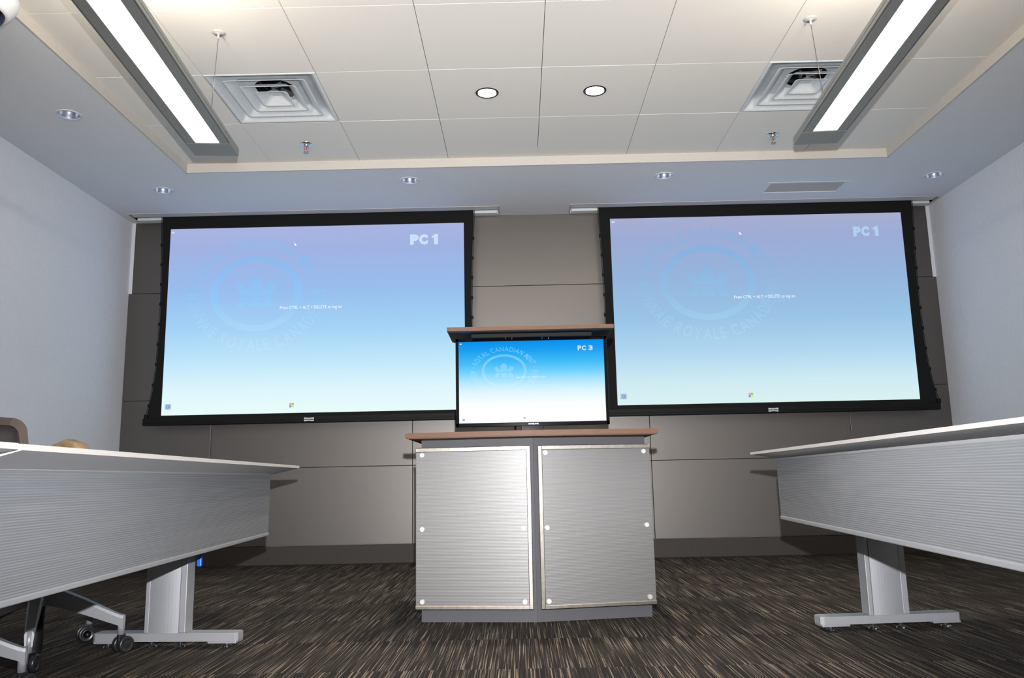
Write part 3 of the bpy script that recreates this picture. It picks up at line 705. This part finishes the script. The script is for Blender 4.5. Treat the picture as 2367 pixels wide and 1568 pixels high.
# ================================================================== CHAIRS
def chair(x, y, face, a0, label, shell, mesh_m, zt=.905, bw=.22, r=.300, rc0=.055, bo=.20, arms=True):
    t = thing('swivel_chair', label, 'chair', (x, y, 0), 'swivel chairs behind the left table')
    F = Matrix.Translation((x, y, 0)) @ Matrix.Rotation(face, 4, 'Z')   # local +x is where the chair faces
    b = MB()
    b.lathe([(0, .18), (.034, .18), (.040, .19), (.040, .248), (.028, .262), (.026, .30), (0, .30)], SILVER, (x, y, 0), 24)
    base = b.build('base_hub', t)
    for k in range(5):
        a = a0+k*2*PI/5; R = Matrix.Translation((x, y, 0)) @ Matrix.Rotation(a, 4, 'Z')
        tt = bmesh.new(); secs = []
        for (u, hw, zt_, zb_) in ((.015, .026, .255, .190), (.08, .025, .238, .175), (.17, .021, .199, .145), (r-.035, .017, .152, .110), (r-.008, .016, .140, .100), (r+.010, .015, .135, .085)):
            secs.append([tt.verts.new(R @ Vector(p)) for p in ((u, -hw*.75, zt_), (u, hw*.75, zt_), (u, hw, zt_-.010), (u, hw*.8, zb_), (u, -hw*.8, zb_), (u, -hw, zt_-.010))])
        for A_, B_ in zip(secs, secs[1:]):
            for i in range(6): tt.faces.new((A_[i], A_[(i+1) % 6], B_[(i+1) % 6], B_[i]))
        tt.faces.new(secs[0]); tt.faces.new(secs[-1][::-1]); bmesh.ops.recalc_face_normals(tt, faces=tt.faces[:])
        b = MB(); b._merge(tt, SILVER)
        b.tube([R @ Vector((r, 0, .137)), R @ Vector((r, 0, .066))], .0125, SILVER, 14)
        arm = b.build('base_arm', base)
        a2 = random.uniform(0, 6.28) if k != 0 else .9
        Cm = R @ Matrix.Translation((r, 0, 0)) @ Matrix.Rotation(a2, 4, 'Z')
        b = MB()
        for s in (-1, 1):
            mt = Cm @ Matrix.Translation((.012, s*.017, .030)) @ Matrix.Rotation(PI/2, 4, 'X')
            b.lathe([(0, -.007), (.012, -.008), (.018, -.006), (.021, -.009), (.029, -.009), (.0305, -.004), (.0305, .004), (.029, .009), (.021, .009), (.018, .006), (.012, .008), (0, .007)], RUBBER, mtx=mt, seg=24)
        b.tube([Cm @ Vector((.012, -.022, .030)), Cm @ Vector((.012, .022, .030))], .007, CHROME, 10)
        b.box(-.012, .018, -.007, .007, .028, .068, RUBBER, .003, Cm)
        b.build('caster', t)
    MB().lathe([(0, .012), (.026, .014), (.028, .03), (.028, .182), (0, .182)], BLACKM, (x, y, 0), 20).build('gas_cylinder', t)
    MB().lathe([(.024, .29), (.024, .345), (.016, .346), (.016, .40), (0, .40)], ALU, (x, y, 0), 20).build('gas_lift', t)
    b = MB(); b.box(-.22, .25, -.23, .23, .405, .465, SEAT, .03, F); b.box(-.10, .12, -.06, .06, .385, .41, BLACKM, .004, F); b.build('seat', t)
    # backrest: rounded frame with mesh
    def outline(inset, top, wtop, wbot, zb_):
        pts = []; rc = rc0-inset*.5
        for k, (sy, cz_) in enumerate(((1, 1), (-1, 1))):
            for i in range(7):
                a = (k*PI/2)+i*PI/2/6
                pts.append((sy*(wtop-inset-rc)+rc*math.cos(a), top-inset-rc+rc*math.sin(a)))
        pts.append((-(wbot-inset), zb_+inset)); pts.append((wbot-inset, zb_+inset)); return pts
    def bx(z): return -bo-(z-.5)*.14
    b = MB(); tt = bmesh.new(); O = outline(0, zt, bw, bw+.02, .50); I = outline(.032, zt, bw, bw+.02, .50)
    def curv(yv): return -.035*(1-(yv/bw)**2)
    rings = []
    for pts, dx in ((O, .014), (O, -.014), (I, -.012), (I, .012)):
        rings.append([tt.verts.new(F @ Vector((bx(z_)+dx+curv(y_), y_, z_))) for y_, z_ in pts])
    n_ = len(O)
    for A_, B_ in zip(rings, rings[1:]+rings[:1]):
        for i in range(n_): tt.faces.new((A_[i], A_[(i+1) % n_], B_[(i+1) % n_], B_[i]))
    bmesh.ops.recalc_face_normals(tt, faces=tt.faces[:]); b._merge(tt, shell); fr = b.build('back_frame', t)
    b = MB(); tt = bmesh.new()
    g_ = [[tt.verts.new(F @ Vector((bx(z_)+curv(y_)+.0, y_, z_))) for y_ in [(-1+2*i/8)*(bw-.028) for i in range(9)]] for z_ in [.53+(zt-.028-.53)*j/6 for j in range(7)]]
    for A_, B_ in zip(g_, g_[1:]):
        for i in range(8): tt.faces.new((A_[i], A_[i+1], B_[i+1], B_[i]))
    e = bmesh.ops.solidify(tt, geom=tt.faces[:], thickness=.004); b._merge(tt, mesh_m, True); b.build('back_mesh', fr)
    b = MB(); b.tube([F @ Vector((-.12, 0, .40)), F @ Vector((-.26, 0, .41)), F @ Vector((-.285, 0, .50)), F @ Vector((-.30, 0, .62))], .018, BLACKM, 10); b.build('back_support', t)
    for s in ((-1, 1) if arms else ()):
        path = [(-.31, .52), (-.31, .66), (-.295, .735), (-.26, .772), (-.185, .797), (-.135, .782), (-.085, .715), (-.075, .62), (-.075, .50), (-.08, .43)]
        tt = bmesh.new(); secs = []
        for i, (u, z_) in enumerate(path):
            u0, z0_ = path[max(i-1, 0)]; u1, z1_ = path[min(i+1, len(path)-1)]
            d_ = Vector((u1-u0, 0, z1_-z0_)).normalized(); nn = Vector((-d_.z, 0, d_.x)); c_ = Vector((u, s*.27, z_))
            secs.append([tt.verts.new(F @ (c_+nn*a_+Vector((0, b_, 0)))) for a_, b_ in ((.008, -.030), (.008, .030), (.0, .034), (-.008, .028), (-.008, -.028), (0, -.034))])
        for A_, B_ in zip(secs, secs[1:]):
            for i in range(6): tt.faces.new((A_[i], A_[(i+1) % 6], B_[(i+1) % 6], B_[i]))
        tt.faces.new(secs[0]); tt.faces.new(secs[-1][::-1]); bmesh.ops.recalc_face_normals(tt, faces=tt.faces[:])
        b = MB(); b._merge(tt, CHAIRF, True); ar = b.build('armrest', t)
        tt = bmesh.new(); secs = []
        for i in range(2, 7):
            (u0, z0_), (u, z_), (u1, z1_) = path[i-1], path[i], path[i+1]
            d_ = Vector((u1-u0, 0, z1_-z0_)).normalized(); nn = Vector((-d_.z, 0, d_.x)); c_ = Vector((u, s*.27, z_))
            secs.append([tt.verts.new(F @ (c_+nn*a_+Vector((0, b_, 0)))) for a_, b_ in ((.016, -.022), (.016, .022), (.009, .038), (-.028, .038), (-.028, -.038), (.009, -.038))])
        for A_, B_ in zip(secs, secs[1:]):
            for i in range(6): tt.faces.new((A_[i], A_[(i+1) % 6], B_[(i+1) % 6], B_[i]))
        tt.faces.new(secs[0]); tt.faces.new(secs[-1][::-1]); bmesh.ops.recalc_face_normals(tt, faces=tt.faces[:])
        b = MB(); b._merge(tt, TAN, True); pd_ = b.build('arm_pad', ar); pd_['label'] = 'tan arm pad'
    return t
chair(-1.775, -3.22, math.radians(-18), math.radians(9), 'swivel chair with dark mesh back and tan arm pad behind the left table', CHAIRF, CHAIRM, bo=.335)
chair(-1.775, -3.86, math.radians(8), math.radians(17), 'swivel chair cut off at the left edge, only a base arm and casters showing', CHAIRF, CHAIRM, arms=False)
